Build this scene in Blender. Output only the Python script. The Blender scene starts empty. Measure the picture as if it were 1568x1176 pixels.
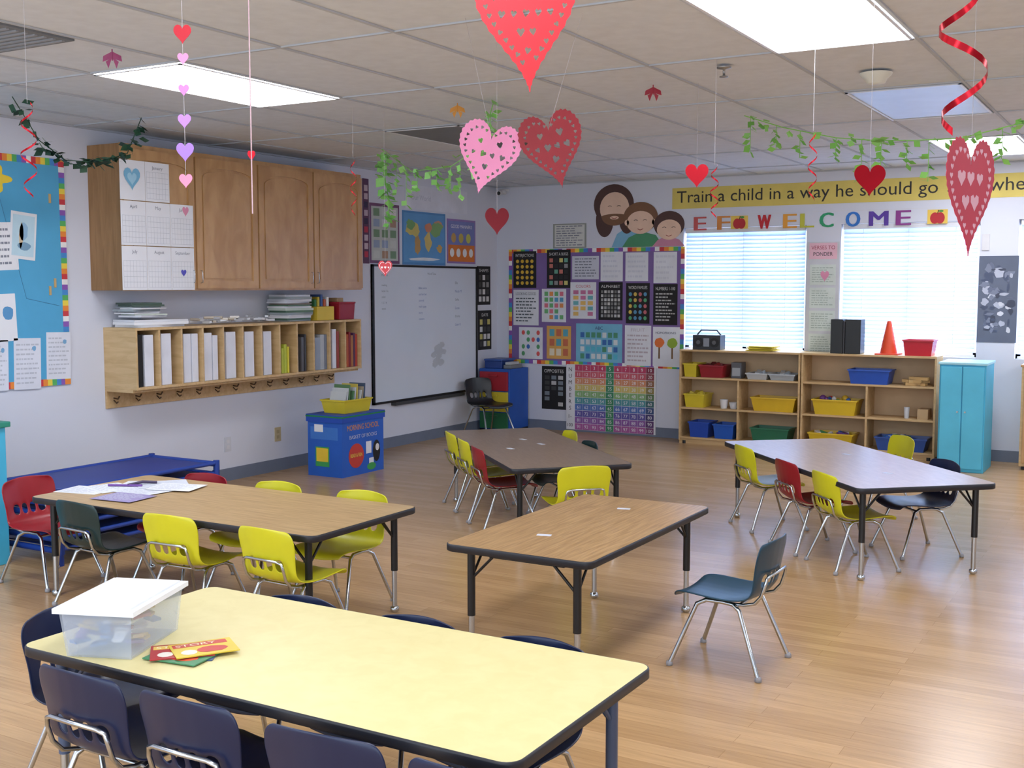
import bpy, bmesh, math, random
from mathutils import Vector, Matrix
random.seed(7)
R=random.Random(11)
rad=math.radians
XL=-6.42; YB=10.71; CE=2.585; XR=3.6; YF=-2.0
col=bpy.context.scene.collection
bpy.context.scene.view_settings.view_transform='Standard'

# ---------------------------------------------------------------- materials
def lin(c):
    c=c/255.0
    return c/12.92 if c<=0.04045 else ((c+0.055)/1.055)**2.4
def L3(c): return (lin(c[0]),lin(c[1]),lin(c[2]),1)
_mc={}
def M(r,g,b,rough=0.5,metal=0.0,var=0.06,scale=6.0,name=None,**kw):
    key=(r,g,b,rough,metal,var,scale,tuple(kw.items()))
    if key in _mc: return _mc[key]
    m=bpy.data.materials.new(name or 'paint_%d_%d_%d'%(r,g,b)); m.use_nodes=True
    nt=m.node_tree; p=nt.nodes['Principled BSDF']
    tc=nt.nodes.new('ShaderNodeTexCoord'); nz=nt.nodes.new('ShaderNodeTexNoise')
    nz.inputs['Scale'].default_value=scale; nz.inputs['Detail'].default_value=3
    nt.links.new(tc.outputs['Object'],nz.inputs['Vector'])
    rp=nt.nodes.new('ShaderNodeValToRGB')
    c=L3((r,g,b)); 
    rp.color_ramp.elements[0].position=.3; rp.color_ramp.elements[1].position=.7
    rp.color_ramp.elements[0].color=(c[0]*(1-var),c[1]*(1-var),c[2]*(1-var),1)
    rp.color_ramp.elements[1].color=(min(1,c[0]*(1+var)),min(1,c[1]*(1+var)),min(1,c[2]*(1+var)),1)
    nt.links.new(nz.outputs['Fac'],rp.inputs['Fac']); nt.links.new(rp.outputs['Color'],p.inputs['Base Color'])
    p.inputs['Roughness'].default_value=rough; p.inputs['Metallic'].default_value=metal
    for k,v in kw.items(): p.inputs[k.replace('_',' ')].default_value=v
    _mc[key]=m; return m
def wood(name,c1,c2,stretch=(1,12,12),rough=.4,scale=3.0,bump=0.0):
    m=bpy.data.materials.new(name); m.use_nodes=True
    nt=m.node_tree; p=nt.nodes['Principled BSDF']
    tc=nt.nodes.new('ShaderNodeTexCoord'); mp=nt.nodes.new('ShaderNodeMapping'); mp.inputs['Scale'].default_value=stretch
    nz=nt.nodes.new('ShaderNodeTexNoise'); nz.inputs['Scale'].default_value=scale; nz.inputs['Detail'].default_value=6; nz.inputs['Distortion'].default_value=.6
    rp=nt.nodes.new('ShaderNodeValToRGB'); rp.color_ramp.elements[0].position=.35; rp.color_ramp.elements[1].position=.65
    rp.color_ramp.elements[0].color=L3(c1); rp.color_ramp.elements[1].color=L3(c2)
    nt.links.new(tc.outputs['Object'],mp.inputs['Vector']); nt.links.new(mp.outputs['Vector'],nz.inputs['Vector'])
    nt.links.new(nz.outputs['Fac'],rp.inputs['Fac']); nt.links.new(rp.outputs['Color'],p.inputs['Base Color'])
    p.inputs['Roughness'].default_value=rough
    return m
def floor_mat():
    m=bpy.data.materials.new('laminate_planks'); m.use_nodes=True
    nt=m.node_tree; p=nt.nodes['Principled BSDF']
    tc=nt.nodes.new('ShaderNodeTexCoord')
    br=nt.nodes.new('ShaderNodeTexBrick'); br.inputs['Scale'].default_value=1
    br.inputs['Brick Width'].default_value=.9; br.inputs['Row Height'].default_value=.075
    br.inputs['Mortar Size'].default_value=.001; br.inputs['Mortar Smooth'].default_value=.5; br.inputs['Bias'].default_value=0
    br.offset=.37; br.offset_frequency=2
    br.inputs['Color1'].default_value=L3((198,162,118)); br.inputs['Color2'].default_value=L3((182,146,103)); br.inputs['Mortar'].default_value=L3((158,122,84))
    nt.links.new(tc.outputs['Object'],br.inputs['Vector'])
    mp=nt.nodes.new('ShaderNodeMapping'); mp.inputs['Scale'].default_value=(1.5,22,1)
    nz=nt.nodes.new('ShaderNodeTexNoise'); nz.inputs['Scale'].default_value=3; nz.inputs['Detail'].default_value=6
    nt.links.new(tc.outputs['Object'],mp.inputs['Vector']); nt.links.new(mp.outputs['Vector'],nz.inputs['Vector'])
    rp=nt.nodes.new('ShaderNodeValToRGB'); rp.color_ramp.elements[0].position=.3; rp.color_ramp.elements[1].position=.7
    rp.color_ramp.elements[0].color=(.84,.83,.82,1); rp.color_ramp.elements[1].color=(1.05,1.04,1.03,1)
    mx=nt.nodes.new('ShaderNodeMix'); mx.data_type='RGBA'; mx.blend_type='MULTIPLY'; mx.inputs[0].default_value=1
    nt.links.new(nz.outputs['Fac'],rp.inputs['Fac'])
    nt.links.new(br.outputs['Color'],mx.inputs[6]); nt.links.new(rp.outputs['Color'],mx.inputs[7])
    nt.links.new(mx.outputs[2],p.inputs['Base Color'])
    p.inputs['Roughness'].default_value=.25
    return m
def emit(name,c,s):
    m=bpy.data.materials.new(name); m.use_nodes=True; nt=m.node_tree; nt.nodes.clear()
    o=nt.nodes.new('ShaderNodeOutputMaterial'); e=nt.nodes.new('ShaderNodeEmission')
    e.inputs['Color'].default_value=L3(c); e.inputs['Strength'].default_value=s
    nt.links.new(e.outputs[0],o.inputs[0]); return m
def blind_mat():
    m=bpy.data.materials.new('blind_slat_vinyl'); m.use_nodes=True; nt=m.node_tree; nt.nodes.clear()
    o=nt.nodes.new('ShaderNodeOutputMaterial'); d=nt.nodes.new('ShaderNodeBsdfDiffuse'); t=nt.nodes.new('ShaderNodeBsdfTranslucent'); mx=nt.nodes.new('ShaderNodeMixShader')
    d.inputs[0].default_value=(.80,.85,.92,1); t.inputs[0].default_value=(.62,.76,.98,1); mx.inputs[0].default_value=.36
    nt.links.new(d.outputs[0],mx.inputs[1]); nt.links.new(t.outputs[0],mx.inputs[2]); nt.links.new(mx.outputs[0],o.inputs[0]); return m

CHROME=M(190,195,200,.22,1.0,.03,name='chrome')
BLACK=M(18,19,22,.4,name='black_plastic')
BLKMAT=M(28,28,31,.75,name='black_card')
WHITE=M(232,234,240,.7,var=.02,name='white_paper')
WALL=M(216,220,233,.85,var=.015,scale=1.2,name='wall_paint')
CEILM=M(214,220,228,.95,var=.04,scale=14,name='ceiling_tile')
TBAR=M(184,190,198,.8,var=.02,name='ceiling_tbar')
BASE=M(112,122,142,.5,name='baseboard_vinyl')
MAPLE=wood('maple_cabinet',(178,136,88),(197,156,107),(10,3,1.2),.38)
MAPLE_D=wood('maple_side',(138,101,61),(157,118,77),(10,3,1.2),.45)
BIRCH=wood('birch_shelf',(194,161,113),(210,179,132),(1.5,10,10),.45)
OAK=wood('oak_laminate_x',(166,136,94),(194,166,122),(1.2,22,1),.33,4)
OAKY=wood('oak_laminate_y',(152,118,76),(186,152,106),(22,1.2,1),.33,4)
BRWN=wood('brown_laminate',(132,112,94),(146,126,108),(2,14,1),.3,5)
PINKW=wood('beige_laminate',(186,160,140),(200,175,154),(2,14,1),.28,5)
YLAM=wood('pale_yellow_laminate',(214,203,146),(219,209,154),(3,3,1),.42,5)

# ---------------------------------------------------------------- mesh builder
class MB:
    def __init__(s): s.v=[];s.f=[];s.m=[];s.sm=[];s.mats=[]
    def mi(s,mat):
        if mat not in s.mats: s.mats.append(mat)
        return s.mats.index(mat)
    def face(s,pts,mat,smooth=False):
        b=len(s.v); s.v+= [tuple(p) for p in pts]; s.f.append(tuple(range(b,b+len(pts)))); s.m.append(s.mi(mat)); s.sm.append(smooth)
    def raw(s,vs,fs,mat,smooth=False):
        b=len(s.v); s.v+=[tuple(p) for p in vs]; k=s.mi(mat)
        for f in fs: s.f.append(tuple(b+i for i in f)); s.m.append(k); s.sm.append(smooth)
    def box(s,x0,y0,z0,x1,y1,z1,mat,X=None,taper=0):
        vs=[Vector((x,y,z)) for z in (z0,z1) for x,y in ((x0,y0),(x1,y0),(x1,y1),(x0,y1))]
        if taper:
            cx,cy=(x0+x1)/2,(y0+y1)/2
            for q in vs[:4]: q.x=cx+(q.x-cx)*(1-taper); q.y=cy+(q.y-cy)*(1-taper)
        if X: vs=[X@q for q in vs]
        s.raw(vs,[(3,2,1,0),(4,5,6,7),(0,1,5,4),(1,2,6,5),(2,3,7,6),(3,0,4,7)],mat)
    def prism(s,F,pts,n0,n1,mat,side=None):
        a=[F(u,v,n0) for u,v in pts]; b=[F(u,v,n1) for u,v in pts]; k=len(pts)
        s.raw(a+b,[tuple(range(k,2*k))],mat); s.raw(a,[tuple(range(k-1,-1,-1))],mat)
        s.raw(a+b,[(i,(i+1)%k,(i+1)%k+k,i+k) for i in range(k)],side or mat)
    def rect(s,F,u0,v0,u1,v1,n,mat): s.face([F(u0,v0,n),F(u1,v0,n),F(u1,v1,n),F(u0,v1,n)],mat)
    def slab(s,F,u0,v0,u1,v1,n0,n1,mat): s.prism(F,[(u0,v0),(u1,v0),(u1,v1),(u0,v1)],n0,n1,mat)
    def disc(s,F,u,v,ru,rv,n,mat,k=20,irr=0,a0=0,a1=None):
        a1=a1 if a1 is not None else 2*math.pi
        full=abs(a1-a0-2*math.pi)<1e-6
        s.face([F(u+ru*math.cos(a0+(a1-a0)*i/(k if full else k-1))*(1+irr*(R.random()-.5)),v+rv*math.sin(a0+(a1-a0)*i/(k if full else k-1))*(1+irr*(R.random()-.5)),n) for i in range(k)],mat)
    def tube(s,path,r,mat,seg=8,r2=None,cap=True):
        path=[Vector(p) for p in path]; n=len(path); rings=[]
        up=Vector((0,0,1))
        t0=(path[1]-path[0]).normalized()
        if abs(t0.dot(up))>.95: up=Vector((1,0,0))
        nx=t0.cross(up).normalized()
        for i in range(n):
            if i==0:t=path[1]-path[0]
            elif i==n-1:t=path[-1]-path[-2]
            else:t=(path[i+1]-path[i]).normalized()+(path[i]-path[i-1]).normalized()
            if t.length<1e-9: t=path[i]-path[i-1]
            t.normalize(); nx=(nx-t*nx.dot(t)).normalized(); ny=t.cross(nx)
            rr=r if r2 is None else r+(r2-r)*i/(n-1)
            rings.append([path[i]+(nx*math.cos(2*math.pi*j/seg)+ny*math.sin(2*math.pi*j/seg))*rr for j in range(seg)])
        vs=[p for q in rings for p in q]
        fs=[(i*seg+j,i*seg+(j+1)%seg,(i+1)*seg+(j+1)%seg,(i+1)*seg+j) for i in range(n-1) for j in range(seg)]
        s.raw(vs,fs,mat,True)
        if cap: s.face(list(reversed(rings[0])),mat); s.face(rings[-1],mat)
    def lathe(s,prof,c,mat,seg=16,smooth=True):
        vs=[(c[0]+r*math.cos(2*math.pi*j/seg),c[1]+r*math.sin(2*math.pi*j/seg),c[2]+z) for r,z in prof for j in range(seg)]
        fs=[(i*seg+j,i*seg+(j+1)%seg,(i+1)*seg+(j+1)%seg,(i+1)*seg+j) for i in range(len(prof)-1) for j in range(seg)]
        s.raw(vs,fs,mat,smooth)
        s.raw(vs,[tuple(range(seg-1,-1,-1)),tuple(range((len(prof)-1)*seg,len(prof)*seg))],mat)
    def ball(s,c,r,mat,seg=10):
        s.lathe([(max(1e-4,r*math.sin(math.pi*i/6)),-r*math.cos(math.pi*i/6)) for i in range(7)],c,mat,seg)
    def mesh(s,me,X,mat,smooth=False):
        s.raw([X@v.co for v in me.vertices],[tuple(p.vertices) for p in me.polygons],mat,smooth)
    def text(s,F,u,v,n,st,h,mat,width=None,align='L'):
        me=textmesh(st)
        if not me: return
        vs,fs,x0,x1,hh=me
        sy=h/hh; sx=sy if width is None else width/(x1-x0)
        off={'L':0,'C':-(x1-x0)*sx/2,'R':-(x1-x0)*sx}[align]
        s.raw([F(u+off+(p[0]-x0)*sx,v+p[1]*sy,n) for p in vs],fs,mat)
    def done(s,name,bevel=0,loc=None,rz=0,segs=2):
        me=bpy.data.meshes.new(name); me.from_pydata([tuple(p) for p in s.v],[],s.f)
        for m in s.mats: me.materials.append(m)
        me.polygons.foreach_set('material_index',s.m); me.polygons.foreach_set('use_smooth',s.sm); me.update()
        ob=bpy.data.objects.new(name,me); col.objects.link(ob)
        if loc: ob.location=loc
        ob.rotation_euler[2]=rz
        if bevel:
            b=ob.modifiers.new('bevel','BEVEL'); b.width=bevel; b.segments=segs; b.limit_method='ANGLE'; b.angle_limit=rad(40)
        return ob
_tm={}
def textmesh(st):
    if st in _tm: return _tm[st]
    cu=bpy.data.curves.new('t','FONT'); cu.body=st; cu.resolution_u=3
    ob=bpy.data.objects.new('t',cu); me=bpy.data.meshes.new_from_object(ob)
    vs=[(v.co.x,v.co.y) for v in me.vertices]; fs=[tuple(p.vertices) for p in me.polygons]
    bpy.data.objects.remove(ob); bpy.data.curves.remove(cu); bpy.data.meshes.remove(me)
    if not vs: _tm[st]=None; return None
    x0=min(a for a,b in vs); x1=max(a for a,b in vs)
    _tm[st]=(vs,fs,x0,x1,.7); return _tm[st]
def FB(u,v,n): return Vector((u,YB-n,v))          # back wall
def FL(u,v,n): return Vector((XL+n,u,v))          # left wall
def FTOP(z0):                                      # lying flat
    return lambda u,v,n: Vector((u,v,z0+n))

# ---------------------------------------------------------------- room shell
b=MB(); b.box(XL-.15,YF,-.1,XR+.15,YB+.15,0,floor_mat()); b.done('floor')
b=MB(); b.box(XL-.15,YF,0,XL,YB+.15,CE+.1,WALL); b.done('wall_left')
b=MB(); b.box(XR,YF,0,XR+.15,YB+.15,CE+.1,WALL); b.done('wall_right')
WINS=[(-4.27,-3.04),(-2.72,-1.52),(-1.21,-.01)]; WZ0,WZ1=.9,2.1
b=MB()
b.box(XL,YB,0,XR,YB+.15,WZ0,WALL); b.box(XL,YB,WZ1,XR,YB+.15,CE+.1,WALL)
prev=XL
for a,c in WINS+[(XR,XR)]:
    b.box(prev,YB,WZ0,a,YB+.15,WZ1,WALL); prev=c
b.done('wall_back')
# ceiling
GX0=-4.77; PX=.625; GY0=3.99; PY=1.22
gx=[GX0+PX*i for i in range(-3,14)]; gy=[GY0+PY*i for i in range(-5,6)]
b=MB(); b.box(XL-.15,YF,CE+.012,XR+.15,YB+.15,CE+.1,CEILM)
b.done('ceiling')
b=MB()
for x in gx:
    if XL<x<XR: b.box(x-.008,YF,CE+.004,x+.008,YB,CE+.0112,TBAR)
for y in gy:
    if YF<y<YB: b.box(XL,y-.008,CE+.0045,XR,y+.008,CE+.0115,TBAR)
b.box(XL,YF,CE-.001,XL+.02,YB,CE+.011,TBAR); b.box(XL,YB-.02,CE-.001,XR,YB,CE+.011,TBAR)
b.done('trim_ceiling_grid')
EM=emit('fluorescent_panel',(246,248,255),16.0)
OFFP=M(186,196,212,.3,name='unlit_diffuser'); DARKP=M(120,124,130,.8,name='return_vent')
def panel(x,y,mat,name,h=PY):
    b=MB(); b.box(x+.014,y+.014,CE+.002,x+PX-.014,y+h-.014,CE+.011,mat)
    fr=M(225,227,230,.4,name='panel_frame')
    for q in ((x+.012,y+.012,x+PX-.012,y+.026),(x+.012,y+h-.026,x+PX-.012,y+h-.012),(x+.012,y+.012,x+.026,y+h-.012),(x+PX-.026,y+.012,x+PX-.012,y+h-.012)):
        b.box(q[0],q[1],CE-.003,q[2],q[3],CE+.0015,fr)
    b.done(name)
C0=GX0; C1=GX0+5*PX; C2=GX0+10*PX
for x,y in ((C0,GY0),(C1,GY0),(C2,GY0),(C1,GY0+4*PY),(C2,GY0+4*PY),(C0,GY0-4*PY),(C1,GY0-4*PY),(C2,GY0-4*PY),(C2,GY0+2*PY),(C0,GY0-2*PY),(C1,GY0-2*PY)):
    panel(x,y,EM,'ceiling_light_panel')
panel(C1,GY0+2*PY,OFFP,'ceiling_light_panel'); panel(C0,GY0+2*PY,DARKP,'ceiling_light_panel')
b=MB()
b.box(C0+.014,2.83,CE-.004,C0+PX-.014,3.40,CE+.008,DARKP)
for i in range(12): b.box(C0+.04,2.86+i*.045,CE-.010,C0+PX-.04,2.875+i*.045,CE-.004,M(150,153,158,.6))
b.done('air_vent')
# baseboards
b=MB(); b.box(XL,YF,0,XL+.008,YB,.1,BASE); b.done('baseboard_left')
b=MB(); b.box(XL+.008,YB-.008,0,XR,YB,.1,BASE); b.done('baseboard_back')
b=MB(); b.box(XR-.008,YF,0,XR,YB-.008,.1,BASE); b.done('baseboard_right')
# windows
BL=blind_mat(); FRM=M(225,228,236,.5,name='window_vinyl')
for i,(a,c) in enumerate(WINS):
    b=MB()
    for q in ((a,WZ0,a+.04,WZ1),(c-.04,WZ0,c,WZ1),(a,WZ0,c,WZ0+.04),(a,WZ1-.04,c,WZ1),((a+c)/2-.02,WZ0,(a+c)/2+.02,WZ1)):
        b.box(q[0],YB+.09,q[1],q[2],YB+.12,q[3],FRM)
    b.done('window_%d'%(i+1))
    b=MB(); b.box(a+.015,YB+.02,WZ1-.05,c-.015,YB+.07,WZ1-.004,FRM)
    z=WZ1-.07
    while z>WZ0+.03:
        X=Matrix.Translation((0,YB+.045,z))@Matrix.Rotation(rad(58),4,'X')
        b.box(a+.02,-.0285,-.0006,c-.02,.0285,.0006,BL,X); z-=.038
    b.box(a+.02,YB+.03,WZ0+.004,c-.02,YB+.06,WZ0+.022,FRM)
    for x in (a+.2,(a+c)/2,c-.2): b.tube([(x,YB+.012,WZ1-.05),(x,YB+.012,WZ0+.02)],.002,FRM,5)
    b.done('window_blind')
    ld=bpy.data.lights.new('daylight_%d'%(i+1),'AREA'); ld.shape='RECTANGLE'; ld.size=c-a+.3; ld.size_y=1.5; ld.energy=92; ld.color=(.82,.91,1)
    lo=bpy.data.objects.new('daylight_%d'%(i+1),ld); col.objects.link(lo); lo.location=((a+c)/2,YB+.45,(WZ0+WZ1)/2); lo.rotation_euler=(rad(-90),0,0)

# ---------------------------------------------------------------- tables
def rrect(w,d,r,k=6):
    pts=[]
    for cx,cy,a in ((w/2-r,d/2-r,0),(-w/2+r,d/2-r,90),(-w/2+r,-d/2+r,180),(w/2-r,-d/2+r,270)):
        for i in range(k+1):
            t=rad(a+90*i/k); pts.append((cx+r*math.cos(t),cy+r*math.sin(t)))
    return pts
def table(cx,cy,w,d,z,rz,top,legm=BLACK,tabs=()):
    b=MB(); th=.03
    o=rrect(w,d,.045); i_=rrect(w-.010,d-.010,.040); k=len(o)
    F=FTOP(0)
    b.face([F(u,v,z) for u,v in i_],top)
    loops=[[(u,v,z) for u,v in i_],[(u*(1-.002),v*(1-.002),z-.001) for u,v in o],[(u,v,z-.006) for u,v in o],[(u,v,z-th+.004) for u,v in o],[(u,v,z-th) for u,v in i_]]
    vs=[p for l in loops for p in l]
    b.raw(vs,[(a*k+j,(a+1)*k+j,(a+1)*k+(j+1)%k,a*k+(j+1)%k) for a in range(4) for j in range(k)],M(30,32,40,.45,name='edge_band'),True)
    b.face([F(u,v,z-th) for u,v in reversed(i_)],M(150,130,105,.8))
    for sy in (-1,1): b.box(-w/2+.16,sy*(d/2-.11)-.01,z-th-.03,w/2-.16,sy*(d/2-.11)+.01,z-th,legm)
    for sx in (-1,1): b.box(sx*(w/2-.1)-.03,-d/2+.08,z-th-.012,sx*(w/2-.1)+.03,d/2-.08,z-th,legm)
    for sx in (-1,1):
        for sy in (-1,1):
            x,y=sx*(w/2-.09),sy*(d/2-.075)
            b.tube([(x,y,z-th),(x,y,.2)],.0165,legm,10)
            b.tube([(x,y,.2),(x,y,.03)],.0125,CHROME,10)
            b.lathe([(.012,.03),(.02,.025),(.021,.008),(.012,0)][::-1],(x,y,0),CHROME,12)
            b.tube([(x,y,z-th-.12),(x-sx*.11,y,z-th-.01)],.006,legm,6)
            b.tube([(x,y,z-th-.12),(x,y-sy*.1,z-th-.01)],.006,legm,6)
    for (u,v) in tabs:
        X=Matrix.Translation((u,v,z))@Matrix.Rotation(rad(15),4,'Z')
        b.box(-.03,-.015,0,.03,.015,.001,M(205,210,222,.6),X)
    return b.done('classroom_table',loc=(cx,cy,0),rz=rz)
table(-1.98,2.395,1.62,.75,.52,0,YLAM,M(70,84,112,.4,name='blue_grey_leg'))
table(-3.94,3.975,1.80,.76,.50,0,OAK)
table(-2.185,4.405,.66,1.28,.50,0,OAKY,tabs=((0,.38),(-.05,-.3)))
table(-3.60,6.40,1.80,.74,.50,rad(-44),BRWN,tabs=((-.3,.05),(-.05,.1),(.1,-.15)))
table(-1.68,6.815,1.84,.80,.50,rad(-48.5),PINKW,tabs=((-.2,.12),(.5,.0)))

# ---------------------------------------------------------------- chairs
def chair_mesh(cname,rgb):
    prof=[(.178,.262,.135),(.172,.284,.150),(.13,.293,.163),(.04,.284,.168),(-.05,.279,.168),(-.115,.285,.163),(-.150,.308,.155),(-.168,.340,.150),(-.182,.395,.153),(-.190,.44,.160),(-.197,.485,.162),(-.203,.518,.152),(-.205,.530,.128)]
    us=[-1,-.92,-.64,-.36,-.27,-.045,.045,.27,.36,.64,.92,1]
    vs=[];fs=[]
    for i,(y,z,w) in enumerate(prof):
        t=min(1,max(0,(i-5)/3))
        for u in us:
            vs.append((u*w,y+t*.028*u*u,z+(1-t)*(.014*u*u)-(0.010*u*u if i>=10 else 0)))
    n=len(us)
    for i in range(len(prof)-1):
        for j in range(n-1):
            if i==7 and j in (2,4,6,8): continue
            fs.append((i*n+j,i*n+j+1,(i+1)*n+j+1,(i+1)*n+j))
    me=bpy.data.meshes.new('shell'); me.from_pydata(vs,[],fs)
    ob=bpy.data.objects.new('shell',me); col.objects.link(ob)
    m1=ob.modifiers.new('s','SOLIDIFY'); m1.thickness=.007; m1.offset=0
    m2=ob.modifiers.new('b','SUBSURF'); m2.levels=2
    dg=bpy.context.evaluated_depsgraph_get(); dg.update()
    ev=bpy.data.meshes.new_from_object(ob.evaluated_get(dg))
    bpy.data.objects.remove(ob)
    b=MB(); b.mesh(ev,Matrix.Identity(4),M(*rgb,.33,name=cname+'_plastic'),True)
    r=.0085
    for sx in (-1,1):
        b.tube([(sx*.172,.178,.012),(sx*.128,.085,.255),(sx*.118,.05,.272),(sx*.115,-.02,.272),(sx*.115,-.06,.268),(sx*.128,-.09,.25),(sx*.172,-.185,.012)],r,CHROME,8)
        for sy in (.18,-.187): b.lathe([(.008,0),(.013,.002),(.013,.014),(.009,.02)],(sx*.173,sy,0),M(150,150,155,.5,name='foot_glide'),10)
    b.tube([(-.105,.02,.268),(-.108,-.10,.270),(-.112,-.145,.283),(-.114,-.172,.315),(-.114,-.186,.360),(-.108,-.191,.385),(-.085,-.196,.393),(0,-.200,.394),(.085,-.196,.393),(.108,-.191,.385),(.114,-.186,.360),(.114,-.172,.315),(.112,-.145,.283),(.108,-.10,.270),(.105,.02,.268)],.0065,CHROME,8)
    b.tube([(-.125,.07,.262),(.125,.07,.262)],.007,CHROME,8); b.tube([(-.125,-.075,.262),(.125,-.075,.262)],.007,CHROME,8)
    o=b.done('tmpchair'); me=o.data; bpy.data.objects.remove(o); return me
CH={k:chair_mesh(k,v) for k,v in {'yellow':(206,202,34),'red':(142,22,34),'navy':(18,30,64),'green':(18,46,48),'teal':(16,58,78),'black':(26,30,34)}.items()}
def chair(k,x,y,face_deg,s=1.0):
    o=bpy.data.objects.new('school_chair',CH[k]); col.objects.link(o)
    o.location=(x,y,0); o.rotation_euler[2]=rad(face_deg-90); o.scale=(s,s,s); return o
chair('teal',-1.53,4.39,178,1.02)
for k,x,j in (('green',-4.42,-4),('yellow',-3.83,3),('yellow',-3.25,-3)): chair(k,x,3.72,90+j)
for k,x,y in (('red',-4.46,4.23),('yellow',-3.95,4.23),('yellow',-3.42,4.24)): chair(k,x,y,-90)
chair('red',-5.02,3.86,0)
def tl(c,ang,u,n):
    a=rad(ang); return (c[0]+u*math.cos(a)-n*math.sin(a), c[1]+u*math.sin(a)+n*math.cos(a))
c5=(-1.68,6.815); A5=-48.5
for k,u,n,f in (('yellow',.54,-.22,90),('red',.1,-.24,90),('yellow',-.52,-.24,90),('navy',.3,.3,-90),('yellow',-.72,.62,-90)):
    x,y=tl(c5,A5,u,n); chair(k,x,y,A5+f)
c4=(-3.6,6.4); A4=-44
for k,u,n,f in (('yellow',-.62,-.2,90),('yellow',-.24,-.2,90),('red',.14,-.2,90),('yellow',.86,.02,180),('yellow',-.42,.25,-90),('green',.12,.2,-90)):
    x,y=tl(c4,A4,u,n); chair(k,x,y,A4+f)
for x in (-2.42,-2.04,-1.63,-1.22): chair('navy',x,2.11,90+R.uniform(-5,5),1.03)
for x in (-2.41,-1.96,-1.53): chair('navy',x,2.62,-90,.99)
chair('navy',-2.77,2.31,4,1.02)
chair('black',-6.08,9.98,-20,1.1)

# ---------------------------------------------------------------- left wall: upper cabinet
b=MB(); y0,y1,z0,z1,dp=5.32,7.90,1.50,2.475,.315
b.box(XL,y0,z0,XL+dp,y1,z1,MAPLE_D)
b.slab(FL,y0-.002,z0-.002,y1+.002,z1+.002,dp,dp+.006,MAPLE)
dw=(y1-y0)/4
for i in range(4):
    a=y0+i*dw+.008; c=a+dw-.016; zb=z0+.012; zt=z1-.03
    b.slab(FL,a,zb,c,zt,dp+.006,dp+.016,MAPLE)
    s=.055
    b.slab(FL,a,zb,a+s,zt,dp+.016,dp+.026,MAPLE); b.slab(FL,c-s,zb,c,zt,dp+.016,dp+.026,MAPLE)
    b.slab(FL,a+s,zb,c-s,zb+s,dp+.016,dp+.026,MAPLE)
    m_=(a+c)/2; hw=(c-a)/2-s
    ar=[(m_+hw*math.cos(t),(zt-s-.07)+ .06*math.sin(t)**.8) for t in [math.pi*j/14 for j in range(15)]]
    b.prism(FL,[(c-s,zt),(a+s,zt)]+[(p[0],p[1]) for p in reversed(ar)],dp+.016,dp+.026,MAPLE)
    pn=[(a+s+.018,zb+s+.018),(c-s-.018,zb+s+.018)]+[(m_+(p[0]-m_)*.93,p[1]-.018) for p in ar]
    b.prism(FL,pn,dp+.016,dp+.022,MAPLE)
    hy=c-.03 if i%2==0 else a+.03
    b.tube([FL(hy,zb+.04,dp+.026),FL(hy,zb+.045,dp+.045),FL(hy,zb+.125,dp+.045),FL(hy,zb+.13,dp+.026)],.004,CHROME,6)
b.done('wall_cabinet',bevel=.002)
def sheet_lines(b,F,u0,v0,u1,v1,n,mat,rows,fill=.8,h=.35,seed=0):
    rr=random.Random(seed); dv=(v1-v0)/rows
    for i in range(rows):
        v=v1-(i+.5)*dv; u=u0
        end=u0+(u1-u0)*rr.uniform(fill*.7,1)
        while u<end:
            l=(u1-u0)*rr.uniform(.06,.2); b.rect(F,u,v-dv*h/2,min(u+l,u1),v+dv*h/2,n,mat); u+=l+(u1-u0)*.035
INK=M(130,135,150,.8,name='ink_grey')
def heart2d(cx,cy,w,h,k=24,tilt=0):
    pts=[]
    for i in range(k):
        t=2*math.pi*(i+.5)/k
        x=16*math.sin(t)**3/32; y=(13*math.cos(t)-5*math.cos(2*t)-2*math.cos(3*t)-math.cos(4*t)+2.5)/29
        x*=w; y*=h; pts.append((cx+x*math.cos(tilt)-y*math.sin(tilt),cy+x*math.sin(tilt)+y*math.cos(tilt)))
    return pts
b=MB(); n=dp+.03
for r,(za,zb,ks) in enumerate(((2.10,2.37,(0,1)),(1.80,2.10,(0,1,2)),(1.50,1.80,(0,1,2)))):
    for k in ks:
        a=5.29+k*.215; c=a+.213
        b.slab(FL,a,za+.003,c,zb-.003,n+.001*k,n+.002+.001*k,WHITE)
        if r==0 and k==0: continue
        for i in range(6): b.rect(FL,a+.01,za+.02+i*.036,c-.01,za+.0212+i*.036,n+.0045,M(165,170,182,.8))
        for i in range(8): b.rect(FL,a+.01+i*.0275,za+.02,a+.0111+i*.0275,za+.2,n+.0045,M(165,170,182,.8))
        b.text(FL,(a+c)/2,zb-.05,n+.0045,('January','March','April','May','June','July','August','September')[r*3+k-1],.022,INK,align='C')
b.face([FL(u,v,n+.006) for u,v in heart2d(5.39,2.24,.14,.15)],M(120,180,215,.7))
b.face([FL(u,v,n+.0062) for u,v in heart2d(5.39,2.24,.08,.085)],M(160,205,228,.7))
b.face([FL(u,v,n+.006) for u,v in heart2d(5.83,1.62,.05,.05)],M(90,90,190,.7))
b.face([FL(u,v,n+.006) for u,v in heart2d(5.86,2.05,.06,.07)],M(225,150,180,.7))
b.done('wall_calendar')
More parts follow.
